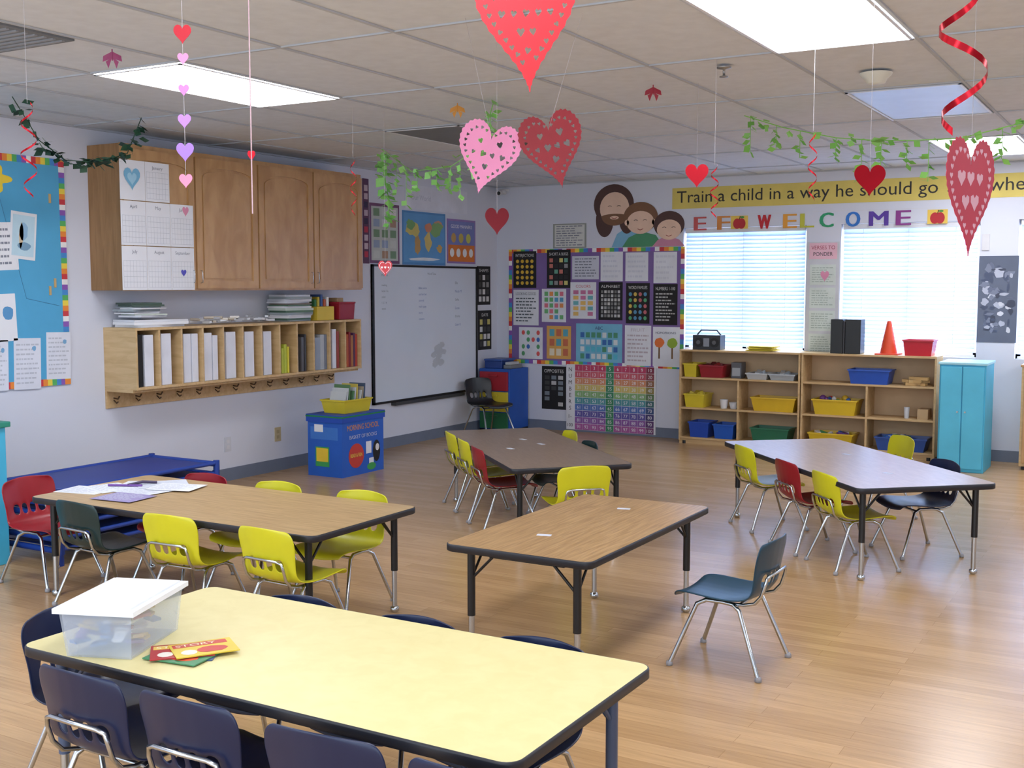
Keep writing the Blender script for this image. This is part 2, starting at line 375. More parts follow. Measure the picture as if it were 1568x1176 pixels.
# cubby shelf
b=MB(); y0,y1,z0,z1,dp2=5.41,7.89,.82,1.245,.32
b.box(XL,y0,z0,XL+dp2,y1,z0+.018,BIRCH); b.box(XL,y0,z1-.018,XL+dp2,y1,z1,BIRCH); b.box(XL,y0,z0+.018,XL+.008,y1,z1-.018,BIRCH)
for i in range(13):
    y=y0+(y1-y0-.016)*i/12; b.box(XL+.008,y,z0+.018,XL+dp2-.003*(i%12>0),y+.016,z1-.018,BIRCH)
b.box(XL,y0,.68,XL+.018,y1,.80,BIRCH); b.box(XL,y0,.80,XL+dp2-.04,y1,.82,BIRCH)
for i in range(13):
    y=y0+.06+i*.195; b.tube([(XL+.018,y,.75),(XL+.06,y,.745),(XL+.075,y,.765)],.006,M(95,75,55,.4,.6),6)
    b.tube([(XL+.018,y,.735),(XL+.045,y,.715),(XL+.06,y,.725)],.005,M(95,75,55,.4,.6),6)
b.done('wall_cubby_shelf',bevel=.0015)
cw=(y1-y0)/12
def binder(b,y,w,h,mat,depth=.27,z=z0+.0185):
    b.box(XL+.02,y,z,XL+.02+depth,y+w,z+h,mat)
WB=M(225,228,238,.45,name='binder_white')
b=MB()
for i,items in enumerate([[(.02,.05,.36,BLKMAT),(.085,.08,.355,WB)],[(.03,.09,.36,WB)],[(.03,.07,.35,WB),(.11,.06,.35,WB)],[(.02,.08,.35,WB),(.11,.05,.33,WB)],[(.04,.1,.35,WB)],[(.03,.1,.345,WB)],[(.03,.09,.34,WB)],[(.03,.025,.2,M(190,200,70,.5)),(.06,.03,.23,M(190,200,70,.5)),(.1,.02,.21,M(220,210,60,.5))],[(.06,.03,.28,M(90,90,95,.4)),(.1,.02,.3,M(60,60,65,.4))],[(.02,.07,.27,M(150,160,175,.5)),(.09,.05,.29,M(175,180,185,.5)),(.145,.03,.29,M(120,130,150,.5))],[(.04,.05,.33,WB),(.1,.03,.31,M(150,60,50,.5))],[(.02,.03,.28,M(190,90,50,.5)),(.055,.025,.3,M(140,35,45,.5)),(.085,.03,.27,M(170,110,60,.5)),(.12,.02,.29,M(90,50,90,.5)),(.145,.025,.28,M(190,70,60,.5))]]):
    for o_,w,h,mt in items: binder(b,y0+i*cw+.016+o_,min(w,cw-.018-o_),h,mt)
b.done('binder_row',bevel=.003)
def pile(name,x0,y0,x1,y1,z,n,th,cols,seed=0,jit=.03):
    rr=random.Random(seed); b=MB()
    for i in range(n):
        cx=(x0+x1)/2+rr.uniform(-jit,jit); cy=(y0+y1)/2+rr.uniform(-jit,jit); t=th*rr.uniform(.6,1.3)
        X=Matrix.Translation((cx,cy,0))@Matrix.Rotation(rr.uniform(-.2,.2),4,'Z')
        w=(x1-x0)/2*rr.uniform(.85,1); d=(y1-y0)/2*rr.uniform(.85,1)
        b.box(-w,-d,z,w,d,z+t-.0005,rr.choice(cols),X); z+=t
    return b.done(name),z
PC=[M(210,212,220,.6),M(190,200,190,.6),M(120,110,100,.6),M(225,225,230,.6),M(150,160,165,.6)]
pile('document_tray',-6.38,5.44,-6.12,5.92,1.2455,3,.02,[M(215,218,225,.5),WHITE],3,.008)
pile('magazine_pile',-6.36,5.46,-6.16,5.74,1.315,9,.012,PC+[M(70,90,80,.5)],5)
pile('magazine_pile',-6.37,7.00,-6.15,7.32,1.2455,14,.016,PC+[M(90,90,120,.5),M(80,110,90,.5)],8,.015)
b=MB()
for i in range(40):
    X=Matrix.Translation((XL+.1+R.uniform(0,.15),6.1+R.uniform(0,.75),1.262+R.uniform(0,.035)))@Matrix.Rotation(R.uniform(0,3),4,'Z')@Matrix.Rotation(R.uniform(-.3,.3),4,'X')
    b.box(-.035,-.012,-.008,.035,.012,.008,M(*R.choice([(205,208,215),(190,180,165),(225,226,230)]),.2),X)
b.done('craft_supply_heap')
b=MB(); b.box(-6.38,7.38,1.2455,-6.16,7.60,1.36,M(215,185,60,.5)); 
for i,cc in enumerate(((60,120,70),(200,180,60),(60,90,150),(190,90,50),(230,230,230))): b.box(-6.36,7.395+i*.04,1.36,-6.2,7.42+i*.04,1.42+.02*(i%3),M(*cc,.5))
b.done('picture_book_box',bevel=.003)
b=MB(); b.box(-6.38,7.655,1.2455,-6.15,7.87,1.38,M(150,25,40,.45),taper=.06); b.box(-6.385,7.65,1.38,-6.145,7.875,1.395,M(160,30,45,.45)); b.box(-6.33,7.72,1.395,-6.22,7.8,1.43,M(180,150,110,.6)); b.done('red_storage_box',bevel=.004)

# bulletin board left
b=MB(); u0,u1,v0,v1=3.4,5.12,.875,2.36
b.slab(FL,u0,v0,u1,v1,.001,.012,M(84,168,212,.8,var=.03,name='bulletin_blue'))
RB=[(205,60,70),(235,140,60),(240,215,80),(90,180,100),(70,140,210),(140,90,180),(240,240,240)]
def border(b,F,u0,v0,u1,v1,w,n,step=.035):
    i=0;u=u0
    while u<u1-.001:
        e=min(u+step,u1); mt=M(*RB[i%7],.7); b.rect(F,u,v1-w,e,v1,n,mt); b.rect(F,u,v0,e,v0+w,n,mt); u=e;i+=1
    v=v0
    while v<v1-.001:
        e=min(v+step,v1); mt=M(*RB[i%7],.7); b.rect(F,u0,v,u0+w,e,n+.0003,mt); b.rect(F,u1-w,v,u1,e,n+.0003,mt); v=e;i+=1
border(b,FL,u0,v0,u1,v1,.045,.0125)
b.tube([FL(4.60,2.2,.0135),FL(4.8,1.45,.0135),FL(5.05,1.4,.0135)],.0012,M(60,110,150,.6),4)
for (a,z) in ((5.0,2.1),(5.02,1.55),(4.98,1.5)): b.slab(FL,a-.008,z-.03,a+.008,z+.03,.0125,.018,M(200,170,120,.6))
b.done('bulletin_board')
def card(b,F,u,v,w,h,n,bg,tilt=0,deco=None,rows=0,ink=None,seed=1):
    c,s_=math.cos(rad(tilt)),math.sin(rad(tilt))
    G=lambda a,q,m: F(u+a*c-q*s_,v+a*s_+q*c,n+m)
    b.slab(G,-w/2,-h/2,w/2,h/2,0,.0015,bg)
    if deco:
        for (du,dv,ru,rv,cc) in deco: b.disc(G,du*w,dv*h,ru*w,rv*h,.002,M(*cc,.7),12,.25)
    if rows: sheet_lines(b,G,-w*.42,-h*.42,w*.42,h*.42,.0018,ink or INK,rows,seed=seed)
b=MB(); 
card(b,FL,4.79,1.85,.19,.30,.015,WHITE,-5); card(b,FL,4.79,1.85,.16,.26,.017,M(190,220,235,.7),-5,deco=((0,.1,.2,.22,(150,190,220)),(.05,-.25,.3,.1,(120,160,190)),(-.1,.0,.1,.3,(210,190,160))))
b.done('artwork_card')
b=MB(); card(b,FL,4.66,1.78,.17,.3,.013,WHITE,3,rows=6); b.done('artwork_card')
b=MB(); card(b,FL,4.62,1.33,.2,.3,.013,WHITE,2,deco=((.2,.1,.2,.15,(90,150,200)),)); b.done('artwork_card')
for (u,v,w,h,s) in ((4.57,1.03,.16,.32,1),(4.79,1.03,.20,.33,2),(5.03,1.07,.19,.31,3)):
    b=MB(); card(b,FL,u,v,w,h,.013,M(222,226,238,.7),-1.5,rows=9,ink=M(190,195,208,.8),seed=s,deco=((.25,.3,.08,.05,(120,170,210)),)); b.done('hand_writing_sheet')
b=MB(); b.face([FL(u,v,.0135) for u,v in [(4.60+.1*math.cos(t)*(1+.3*math.cos(5*t)),2.2+.07*math.sin(t)*(1+.3*math.cos(5*t))) for t in [2*math.pi*i/40 for i in range(40)]]],M(235,205,60,.7)); b.done('paper_star')
for y,z,mt in ((7.16,.305,M(190,175,140,.5)),(6.58,.29,M(205,208,218,.5))):
    b=MB(); b.slab(FL,y-.036,z-.058,y+.036,z+.058,.0005,.006,mt)
    for dz in (-.022,.022):
        b.slab(FL,y-.016,z+dz-.014,y+.016,z+dz+.014,.006,.008,M(170,155,120,.5) if y>7 else M(215,215,222,.5))
    b.done('power_outlet',bevel=.002)
# whiteboard
b=MB(); u0,u1,v0,v1=8.45,10.27,.43,1.73
b.slab(FL,u0,v0,u1,v1,.001,.014,M(216,224,236,.18,var=.02,scale=2,name='whiteboard_surface'))
for q in ((u0,v0,u1,v0+.02),(u0,v1-.02,u1,v1),(u0,v0,u0+.025,v1),(u1-.025,v0,u1,v1)): b.slab(FL,*q,.001,.024,BLACK)
b.slab(FL,u0+.3,v0-.03,u1-.3,v0,.001,.05,M(60,62,66,.4))
BI=M(95,122,175,.6); GI=M(120,135,148,.6)
b.text(FL,8.6,1.62,.0145,'Mon 14',.022,GI); b.text(FL,9.35,1.64,.0145,'Work Time',.022,GI)
for i,w in enumerate(('reading','letter Aa','color','1 2 3 4','snack')): b.text(FL,8.6,1.53-i*.055,.0145,w,.020,GI)
for i,w in enumerate(('Bible verse','cat hat bat','journal','math page','story','centers')): b.text(FL,9.2,1.5-i*.06,.0145,w,.022,BI)
for i,w in enumerate(('Ella','Noah M','Sofia','Lucas','Emma','Liam K')): b.text(FL,9.85,1.55-i*.085,.0145,w,.026,BI if i%2 else GI)
SM=M(190,197,206,.3,name='smudge')
for i in range(14): b.disc(FL,9.5+R.uniform(-.1,.14),.88+R.uniform(-.14,.12),.05,.03,.0143+i*.00002,SM,12,.4)
b.done('whiteboard')
# ---- posters
def poster(name,F,u0,v0,u1,v1,bg,n=.004,title=None,tcol=None,rows=0,ink=None,cells=None,ccols=None,seed=0,frame=None,cell_round=False,blobs=None):
    b=MB(); b.slab(F,u0,v0,u1,v1,n-.0025,n,frame or bg); w,h=u1-u0,v1-v0
    if frame: b.rect(F,u0+w*.05,v0+h*.05,u1-w*.05,v1-h*.05,n+.0004,bg)
    top=v1-h*.06
    if title:
        b.text(F,(u0+u1)/2,v1-h*.15,n+.001,title,h*.08,tcol or ink or INK,width=min(w*.8,h*.075*len(title)),align='C'); top=v1-h*.2
    if rows: sheet_lines(b,F,u0+w*.1,v0+h*.08,u1-w*.1,top,n+.0008,ink or INK,rows,h=.4,seed=seed)
    if cells:
        r,c=cells; rr=random.Random(seed); cw_,ch_=(w*.84)/c,(top-v0-h*.06)/r
        for i in range(r):
            for j in range(c):
                mt=M(*rr.choice(ccols),.7); a=u0+w*.08+j*cw_; q=v0+h*.06+i*ch_
                if cell_round: b.disc(F,a+cw_/2,q+ch_/2,cw_*.34,ch_*.34,n+.0012,mt,10)
                else: b.rect(F,a+cw_*.14,q+ch_*.14,a+cw_*.86,q+ch_*.86,n+.0012,mt)
    if blobs:
        rr=random.Random(seed)
        for i in range(blobs[0]): b.disc(F,u0+w*rr.uniform(.15,.85),v0+h*rr.uniform(.12,.88),w*rr.uniform(.03,.13),h*rr.uniform(.01,.05),n+.0005+i*.00003,M(*rr.choice(blobs[1]),.5),9,.8)
    return b.done(name)
WI=M(215,215,215,.7); 
poster('picture_poster',FL,8.44,1.74,8.90,2.29,M(190,195,190,.6),title=None,cells=(5,3),ccols=[(120,150,120),(200,205,200),(170,140,120),(150,165,190),(215,215,215)],seed=4,frame=M(120,80,120,.6))
poster('purple_border_strip',FL,8.34,1.735,8.43,2.50,M(95,60,90,.6),cells=(9,1),ccols=[(190,60,80),(60,50,80),(200,180,190)],seed=3)
b=MB(); b.slab(FL,8.95,1.735,9.69,2.25,.001,.004,M(82,140,195,.5)); b.rect(FL,8.97,1.76,9.67,2.23,.0045,M(96,156,208,.5))
for (u,v,a,c,cc) in ((9.12,2.08,.11,.07,(205,190,110)),(9.08,2.12,.07,.05,(120,165,105)),(9.2,1.93,.05,.09,(190,150,90)),(9.38,2.1,.06,.05,(210,140,110)),(9.38,1.96,.06,.09,(215,190,110)),(9.52,2.09,.11,.07,(130,170,110)),(9.56,2.13,.08,.04,(200,150,120)),(9.58,1.90,.05,.035,(205,165,90)),(9.3,1.79,.26,.015,(225,230,235))):
    b.disc(FL,u,v,a,c,.005+R.random()*.0005,M(*cc,.6),16,.5)
b.done('world_map_poster')
b=MB(); b.slab(FL,9.72,1.76,10.26,2.21,.001,.004,M(150,120,180,.6)); b.rect(FL,9.74,1.78,10.24,1.95,.0045,M(215,120,50,.6)); b.rect(FL,9.74,1.95,10.24,2.19,.0045,M(120,130,190,.6))
for i in range(4): b.disc(FL,9.81+i*.12,1.87,.04,.045,.005,M(235,235,235,.6),12)
for i in range(3): b.disc(FL,9.84+i*.14,2.02,.045,.05,.005,M(200,160+20*i,90,.6),12)
b.text(FL,9.99,2.12,.005,'GOOD MANNERS',.035,M(240,240,240,.6),align='C'); b.done('manners_poster')
b=MB(); b.slab(FL,9.0,2.27,10.1,2.50,.001,.004,M(222,225,236,.8)); b.text(FL,9.1,2.36,.0045,'Our World',.05,M(190,195,210,.8)); b.done('paper_sign')
poster('black_chart',FL,10.29,1.33,10.56,1.74,BLKMAT,title='SHAPES',tcol=WI,cells=(4,3),ccols=[(210,210,210),(150,150,150),(60,60,60)],seed=2)
poster('black_chart',FL,10.31,.85,10.58,1.27,BLKMAT,title='DAYS',tcol=WI,cells=(4,3),ccols=[(210,210,210),(200,190,110),(60,60,60)],seed=6)
# back bulletin
b=MB(); b.slab(FB,-6.27,.70,-4.25,1.92,.001,.006,M(126,102,160,.8,name='purple_backing')); border(b,FB,-6.27,.70,-4.25,1.92,.04,.0065,.05); b.done('poster_display_board')
PW=M(225,228,236,.6)
n=.0095
PO=[(-6.21,1.51,-5.93,1.90,BLKMAT,dict(title='INTERJECTIONS',tcol=WI,cells=(5,4),ccols=[(220,180,60)],cell_round=True)),
(-5.80,1.51,-5.52,1.91,BLKMAT,dict(title='SHORT A BUGS',tcol=WI,cells=(5,4),ccols=[(200,120,110),(110,170,150),(210,200,120),(40,40,45),(150,150,150)])),
(-5.50,1.60,-5.19,1.84,M(205,208,220,.6),dict(rows=7)),
(-5.17,1.58,-4.92,1.88,PW,dict(rows=5,ink=M(210,214,226,.7))),
(-4.89,1.58,-4.64,1.87,PW,dict(rows=5,ink=M(210,214,226,.7))),
(-4.58,1.56,-4.33,1.87,PW,dict(rows=5,ink=M(212,215,226,.7))),
(-6.21,1.11,-5.90,1.49,PW,dict(title='LOOKING GOOD',rows=8,ink=M(90,100,110,.7))),
(-5.86,1.15,-5.57,1.50,PW,dict(cells=(5,4),ccols=[(110,180,120),(230,150,90),(225,228,236),(90,160,200),(220,120,140)])),
(-5.52,1.19,-5.22,1.57,PW,dict(title='COLORS',tcol=M(200,80,90,.7),cells=(5,3),ccols=[(110,180,190),(230,190,110),(225,228,236),(200,120,160)])),
(-5.19,1.18,-4.92,1.57,BLKMAT,dict(title='ALPHABET',tcol=WI,cells=(7,6),ccols=[(200,200,200),(160,160,160),(120,120,120)])),
(-4.88,1.15,-4.62,1.56,BLKMAT,dict(title='WORD FAMILIES',tcol=WI,cells=(5,4),ccols=[(90,170,120),(220,190,90),(200,110,120),(90,150,190)],cell_round=True)),
(-4.58,1.14,-4.32,1.55,BLKMAT,dict(title='NUMBERS 1-100',tcol=WI,rows=9,ink=M(190,190,190,.7))),
(-6.14,.75,-5.85,1.09,PW,dict(cells=(4,4),ccols=[(60,110,190),(220,90,90),(225,228,236),(90,160,110)],cell_round=True)),
(-5.80,.76,-5.51,1.11,M(222,170,90,.6),dict(cells=(3,3),ccols=[(90,170,190),(235,225,200),(200,110,80)])),
(-5.45,.74,-4.92,1.14,M(118,185,215,.6),dict(title='ABC',tcol=M(60,60,120,.7),cells=(4,7),ccols=[(80,150,120),(60,110,180),(215,225,230),(90,190,215)])),
(-4.89,.72,-4.60,1.13,PW,dict(title='FRUIT',rows=7,ink=M(190,180,190,.7))),
(-4.58,.72,-4.29,1.12,PW,dict(rows=0,cells=None))]
for i,(a,v0,c,v1,bg,kw) in enumerate(PO): poster('teaching_poster',FB,a,v0,c,v1,bg,n=n,seed=i,**kw)
b=MB()
for x,cc in ((-4.51,(230,120,60)),(-4.37,(150,180,60))):
    b.slab(FB,x-.008,.80,x+.008,.93,n+.0002,n+.0015,M(120,85,50,.7)); b.disc(FB,x,.96,.055,.05,n+.002,M(*cc,.7),14,.2)
b.text(FB,-4.44,1.05,n+.002,'HOMOPHONES',.022,M(70,80,110,.7),width=.22,align='C'); b.done('tree_cutout')
poster('rules_list',FB,-5.73,1.925,-5.34,2.18,M(212,214,210,.6),rows=9,n=.004,frame=M(150,155,150,.6))
poster('black_chart',FB,-5.86,.22,-5.57,.68,BLKMAT,title='OPPOSITES',tcol=WI,cells=(6,3),ccols=[(190,190,190),(60,60,60),(120,130,140),(25,25,28)],n=.004)
# number chart
b=MB(); u0,u1,v0,v1=-5.56,-4.54,.02,.71
b.slab(FB,u0,v0,u1,v1,.009,.011,M(228,230,236,.5)); ch=(v1-v0)/10; cw_=(u1-u0-.12)/10
for i,t in enumerate('NUMBERS'): b.text(FB,u0+.045,v1-.075-i*.068,.0118,t,.042,M(60,60,70,.6),align='C')
b.text(FB,u0+.045,v1-.57,.0118,'1-',.04,M(60,60,70,.6),align='C'); b.text(FB,u0+.045,v0+.03,.0118,'100',.035,M(60,60,70,.6),align='C')
rc=[(195,70,105),(205,95,110),(215,145,105),(215,195,115),(140,185,125),(85,155,165),(85,120,190),(100,92,170),(145,95,172),(175,95,162)]
for i in range(10):
    for j in range(10):
        a=u0+.1+j*cw_; q=v1-(i+1)*ch
        cc=rc[i] if j not in (4,9) else ((60,140,100) if j==4 else tuple(int(x*.7) for x in rc[i]))
        b.rect(FB,a+.001,q+.002,a+cw_-.001,q+ch-.002,.0115,M(*cc,.6)); b.text(FB,a+cw_/2,q+ch*.25,.012,str(i*10+j+1),ch*.5,M(240,240,245,.6),align='C')
b.done('number_chart')
# family cutout
b=MB(); SK=M(236,202,178,.7); HB=M(84,60,56,.7); HB2=M(128,92,68,.7)
cl=lambda pts:[(u,max(v,1.925)) for u,v in pts]
def el(u,v,ru,rv,n,mt,k=28,a0=0,a1=360): b.face([FB(*p,n) for p in cl([(u+ru*math.cos(rad(a0+(a1-a0)*i/k)),v+rv*math.sin(rad(a0+(a1-a0)*i/k))) for i in range(k+(a1-a0<360))])],mt)
el(-5.03,2.36,.225,.205,.004,HB); el(-5.13,2.2,.10,.17,.0043,HB); el(-4.88,2.22,.09,.16,.0043,HB)
el(-5.02,2.32,.165,.165,.005,SK); el(-5.02,2.24,.145,.095,.0055,HB2,28,180,360); el(-5.02,2.235,.15,.03,.0056,HB2); el(-5.02,2.225,.05,.018,.006,SK)
b.face([FB(*p,.0042) for p in ((-5.05,1.925),(-4.99,2.06),(-4.85,2.14),(-4.66,2.08),(-4.6,1.925))],M(130,185,215,.7))
b.face([FB(*p,.0060) for p in ((-4.93,1.925),(-4.86,2.02),(-4.72,2.08),(-4.56,2.04),(-4.48,1.925))],M(80,150,110,.7))
b.face([FB(*p,.0064) for p in ((-4.60,1.925),(-4.54,1.99),(-4.44,2.03),(-4.31,1.99),(-4.25,1.925))],M(205,140,165,.7))
el(-4.73,2.22,.19,.155,.0066,HB2); el(-4.73,2.17,.15,.115,.007,SK); el(-4.88,2.17,.025,.03,.007,SK); el(-4.58,2.17,.025,.03,.007,SK)
el(-4.42,2.14,.165,.135,.0075,HB); el(-4.42,2.09,.13,.10,.008,SK)
for (u,v) in ((-5.07,2.34),(-4.97,2.34),(-4.78,2.19),(-4.68,2.19),(-4.47,2.11),(-4.37,2.11)):
    b.tube([FB(u-.02,v,.0095),FB(u,v+.008,.0095),FB(u+.02,v,.0095)],.0025,HB,4)
for (u,v) in ((-4.73,2.1),(-4.42,2.03),(-5.02,2.22)): b.tube([FB(u-.03,v+.006,.0095),FB(u,v-.006,.0095),FB(u+.03,v+.006,.0095)],.003,M(170,70,70,.7),4)
b.done('family_cutout')
# banner
b=MB(); b.slab(FB,-4.39,2.29,.4,2.495,.001,.004,M(220,200,104,.6,name='banner_yellow')); DK=M(50,48,50,.7)
b.text(FB,-4.34,2.35,.005,'Train a child in a way he should go',.115,DK,width=2.46); b.text(FB,-1.80,2.35,.005,'and',.1,DK,width=.26); b.text(FB,-1.46,2.35,.005,'when he is old',.115,DK,width=1.0)
b.done('wall_banner')
b=MB()
for st,px,cc in (('E',1065,(200,90,90)),('F',1105,(215,140,70)),('W',1172,(200,40,50)),('E',1213,(228,160,60)),('L',1240,(200,200,70)),('C',1270,(50,160,110)),('O',1310,(50,120,205)),('M',1348,(90,60,160)),('E',1384,(140,60,140))):
    x=-3.52+(px-1160)*.00604; mt=M(*cc,.6)
    for k_ in range(4): b.text(FB,x+.005*(k_-1.5),2.075,.0045+.0003*k_,st,.135,mt,width=.12 if st!='M' else .16,align='C')
b.slab(FB,-4.2,2.218,-1.85,2.221,.001,.002,M(215,215,220,.7)); b.done('welcome_letters')
for px in (1131,1432):
    x=-3.52+(px-1160)*.00604; b=MB(); b.slab(FB,x-.085,2.08,x+.085,2.205,.001,.003,M(235,200,90,.6)); b.disc(FB,x-.022,2.13,.04,.05,.0045,M(185,35,45,.5)); b.disc(FB,x+.022,2.13,.04,.05,.0047,M(185,35,45,.5)); b.tube([FB(x,2.17,.006),FB(x+.01,2.20,.006)],.004,M(90,60,40,.6),5); b.disc(FB,x+.03,2.19,.02,.01,.006,M(80,150,70,.6)); b.done('paper_apple')
# verses column
b=MB(); b.slab(FB,-3.03,.92,-2.73,1.94,.001,.004,M(205,208,214,.7))
b.slab(FB,-3.01,1.78,-2.75,1.93,.004,.006,M(235,190,205,.7)); b.text(FB,-2.88,1.87,.007,'VERSES TO',.035,M(170,70,90,.7),width=.22,align='C'); b.text(FB,-2.88,1.81,.007,'PONDER',.035,M(60,60,65,.7),width=.18,align='C')
for i in range(4):
    v=1.73-i*.215; b.slab(FB,-3.0,v-.19,-2.76,v,.004,.006,M(212,222,216,.7)); sheet_lines(b,FB,-2.98,v-.17,-2.78,v-.02,.0065,M(165,182,172,.7),7,seed=i)
b.face([FB(u,v,.008) for u,v in heart2d(-2.86,1.62,.08,.1)],M(225,150,180,.6))
b.done('verse_sheets')
poster('moon_photo_print',FB,-1.52,1.04,-1.20,1.79,M(84,92,114,.25),blobs=(60,[(120,128,150),(62,68,88),(176,182,200),(98,106,130),(70,80,106),(205,210,222)]),seed=3)
b=MB(); b.slab(FB,-1.5,1.84,-1.44,1.98,.001,.012,M(215,215,220,.5)); b.done('thermostat')
b=MB(); b.lathe([(.05,0),(.05,.02),(.035,.045),(.001,.055)][::-1],(-6.30,YB-.1,CE-.075),M(225,225,230,.4)); b.box(-6.33,YB-.1,CE-.04,-6.27,YB,CE-.02,M(220,220,225,.4)); b.tube([(-6.30,YB-.12,CE-.06),(-6.28,YB-.2,CE-.075)],.028,M(215,215,220,.4),12); b.tube([(-6.28,YB-.2,CE-.075),(-6.279,YB-.205,CE-.0755)],.02,BLACK,12); b.done('security_camera')

# ---------------------------------------------------------------- trays, bins
def tray(name,cx,cy,z,w,d,h,rgb,fill=None,seed=0,rz=0):
    b=MB(); mt=M(*rgb,.35); t=.006; tp=.88
    def ring(s,z_,o=0): return [Vector((x*(w/2*s-o),y*(d/2*s-o),z_)) for x,y in ((-1,-1),(1,-1),(1,1),(-1,1))]
    a=ring(tp,z);e=ring(1,z+h,-.008);e2=ring(1,z+h-.012,-.008);f=ring(1,z+h,t);g=ring(tp,z+t,t)
    X=Matrix.Translation((cx,cy,0))@Matrix.Rotation(rz,4,'Z')
    def conn(p,q): b.raw([X@v for v in p+q],[(i,(i+1)%4,(i+1)%4+4,i+4) for i in range(4)],mt)
    conn(a,ring(1,z+h-.012)); conn(ring(1,z+h-.012),e2); conn(e2,e); conn(e,f); conn(f,g); b.face([X@v for v in g],mt); b.face([X@v for v in reversed(a)],mt)
    if fill:
        rr=random.Random(seed)
        for i in range(fill[0]):
            cc=rr.choice(fill[1]); s=rr.uniform(.018,.035); px=rr.uniform(-w/2*.7,w/2*.7); py=rr.uniform(-d/2*.6,d/2*.6)
            if fill[2]=='ball': q=X@Vector((px,py,z+h-.01+rr.uniform(-.02,.01))); b.ball(q,s,M(*cc,.4))
            else: b.box(-s*1.3,-s*.6,-s*.5,s*1.3,s*.6,s*.5,M(*cc,.5),X@Matrix.Translation((px,py,z+h-.01))@Matrix.Rotation(rr.uniform(0,3),4,'Z')@Matrix.Rotation(rr.uniform(-.4,.4),4,'Y'))
    return b.done(name)
TOYS=[(200,60,50),(230,190,60),(60,110,190),(70,150,80),(235,235,235),(120,70,140)]
b=MB(); BB=M(34,94,192,.5,name='blue_cardboard'); x0,x1,y0,y1,h=-6.06,-5.71,7.12,7.67,.50
b.box(x0,y0,0,x1,y1,h-.06,BB); b.box(x0-.01,y0-.01,h-.06,x1+.01,y1+.01,h,M(30,76,180,.5)); b.box(x0-.012,y0-.012,h-.02,x1+.012,y1+.012,h-.008,M(30,130,70,.5))
FX=lambda u,v,n: Vector((x1+n,u,v)); FY=lambda u,v,n: Vector((u,y0-n,v))
b.text(FX,7.395,h-.13,.002,'MORNING SCHOOL',.045,M(220,150,60,.6),width=.42,align='C')
b.text(FX,7.395,h-.2,.002,'BASKET OF BOOKS',.03,M(200,205,225,.6),width=.36,align='C')
b.disc(FX,7.3,.16,.10,.10,.002,M(200,60,50,.5)); b.text(FX,7.3,.15,.003,'READ & FUN',.03,M(240,230,90,.6),width=.15,align='C')
b.slab(FX,7.43,.16,7.50,.26,.001,.002,WHITE); b.slab(FX,7.47,.05,7.53,.12,.001,.002,WHITE); b.disc(FX,7.57,.17,.05,.09,.002,BLKMAT); b.disc(FX,7.58,.2,.025,.03,.003,M(235,235,235,.5)); b.disc(FX,7.5,.05,.06,.03,.0025,M(60,160,80,.5))
b.slab(FY,-5.98,.08,-5.84,.24,.001,.003,M(60,160,90,.5)); b.slab(FY,-5.97,.12,-5.85,.23,.003,.004,M(235,200,60,.5)); b.slab(FY,-6.03,.3,-5.75,.4,.001,.002,M(60,120,205,.5)); b.slab(FY,-5.99,.36,-5.9,.42,.002,.003,WHITE)
b.done('cardboard_book_bin')
tray('yellow_book_tray',-5.88,7.40,.5015,.24,.36,.11,(215,195,50),(0,TOYS,'b'))
b=MB()
for i in range(9):
    y=7.26+i*.033; X=Matrix.Translation((-5.88,y,.51))@Matrix.Rotation(rad(-12+4*(i%3)),4,'X'); b.box(-.08,0,0,.08,.010,.17+.025*(i%3),M(*R.choice([(90,130,90),(200,205,210),(70,90,120),(170,160,140),(130,60,60),(210,190,90)]),.5),X)
b.done('picture_books')
# corner drawer unit
b=MB(); x0,x1,y0,y1=-6.39,-6.02,10.27,10.69
BL2=M(35,90,185,.5); b.box(x0,y0+.02,.02,x1,y1,.66,BL2)
for i,(cc,za,zb) in enumerate((((40,110,70),.03,.2),((215,195,50),.21,.42),((165,30,45),.43,.63))):
    b.box(x0+.015,y0-.002,za,x1-.015,y0+.03,zb,M(*cc,.4)); b.box(x0+.13,y0-.02,zb-.05,x1-.13,y0-.002,zb-.03,M(*cc,.4))
b.box(x0,y0+.02,0,x1,y1,.02,BLACK); b.done('drawer_unit',bevel=.004)
b=MB(); b.box(x0+.03,y0+.08,.6605,x0+.24,y1-.08,.74,M(40,70,140,.4)); b.box(x0+.03,y0+.06,.74,x0+.25,y1-.06,.76,M(60,90,160,.4)); b.done('blue_storage_box',bevel=.006)
b=MB(); b.box(-6.13,y0+.08,.6605,-6.04,y1-.1,.70,M(120,125,130,.5)); b.box(-6.12,y0+.1,.70,-6.05,y1-.14,.73,M(180,185,190,.5)); b.done('tape_dispenser',bevel=.006)

# ---------------------------------------------------------------- back shelves
def shelf(x0,x1):
    b=MB(); y0,y1=10.40,10.695; t=.018
    b.box(x0,y0,.03,x0+t,y1,.90,BIRCH); b.box(x1-t,y0,.03,x1,y1,.90,BIRCH); b.box(x0,y0-.004,.90,x1,y1,.918,BIRCH)
    b.box(x0+t,y1-.008,.05,x1-t,y1,.90,M(196,168,132,.6))
    for z in (.05,.34,.635): b.box(x0+t,y0+.004,z,x1-t,y1-.008,z+t,BIRCH)
    xm=(x0+x1)/2; b.box(xm-.009,y0+.006,.068,xm+.009,y1-.008,.34,BIRCH); b.box(xm-.009,y0+.006,.358,xm+.009,y1-.008,.635,BIRCH)
    b.box(x0,y0+.02,0,x1,y0+.04,.05,BIRCH)
    for sx in (x0+.05,x1-.05):
        for sy in (y0+.03,y1-.05): b.lathe([(.02,0),(.02,.03)],(sx,sy,0),BLACK,10)
    b.done('storage_shelf',bevel=.0015)
shelf(-4.17,-2.985); shelf(-2.975,-1.79)
Yc=10.53; D=.24
def zl(i): return (.0685,.3585,.6535)[i]
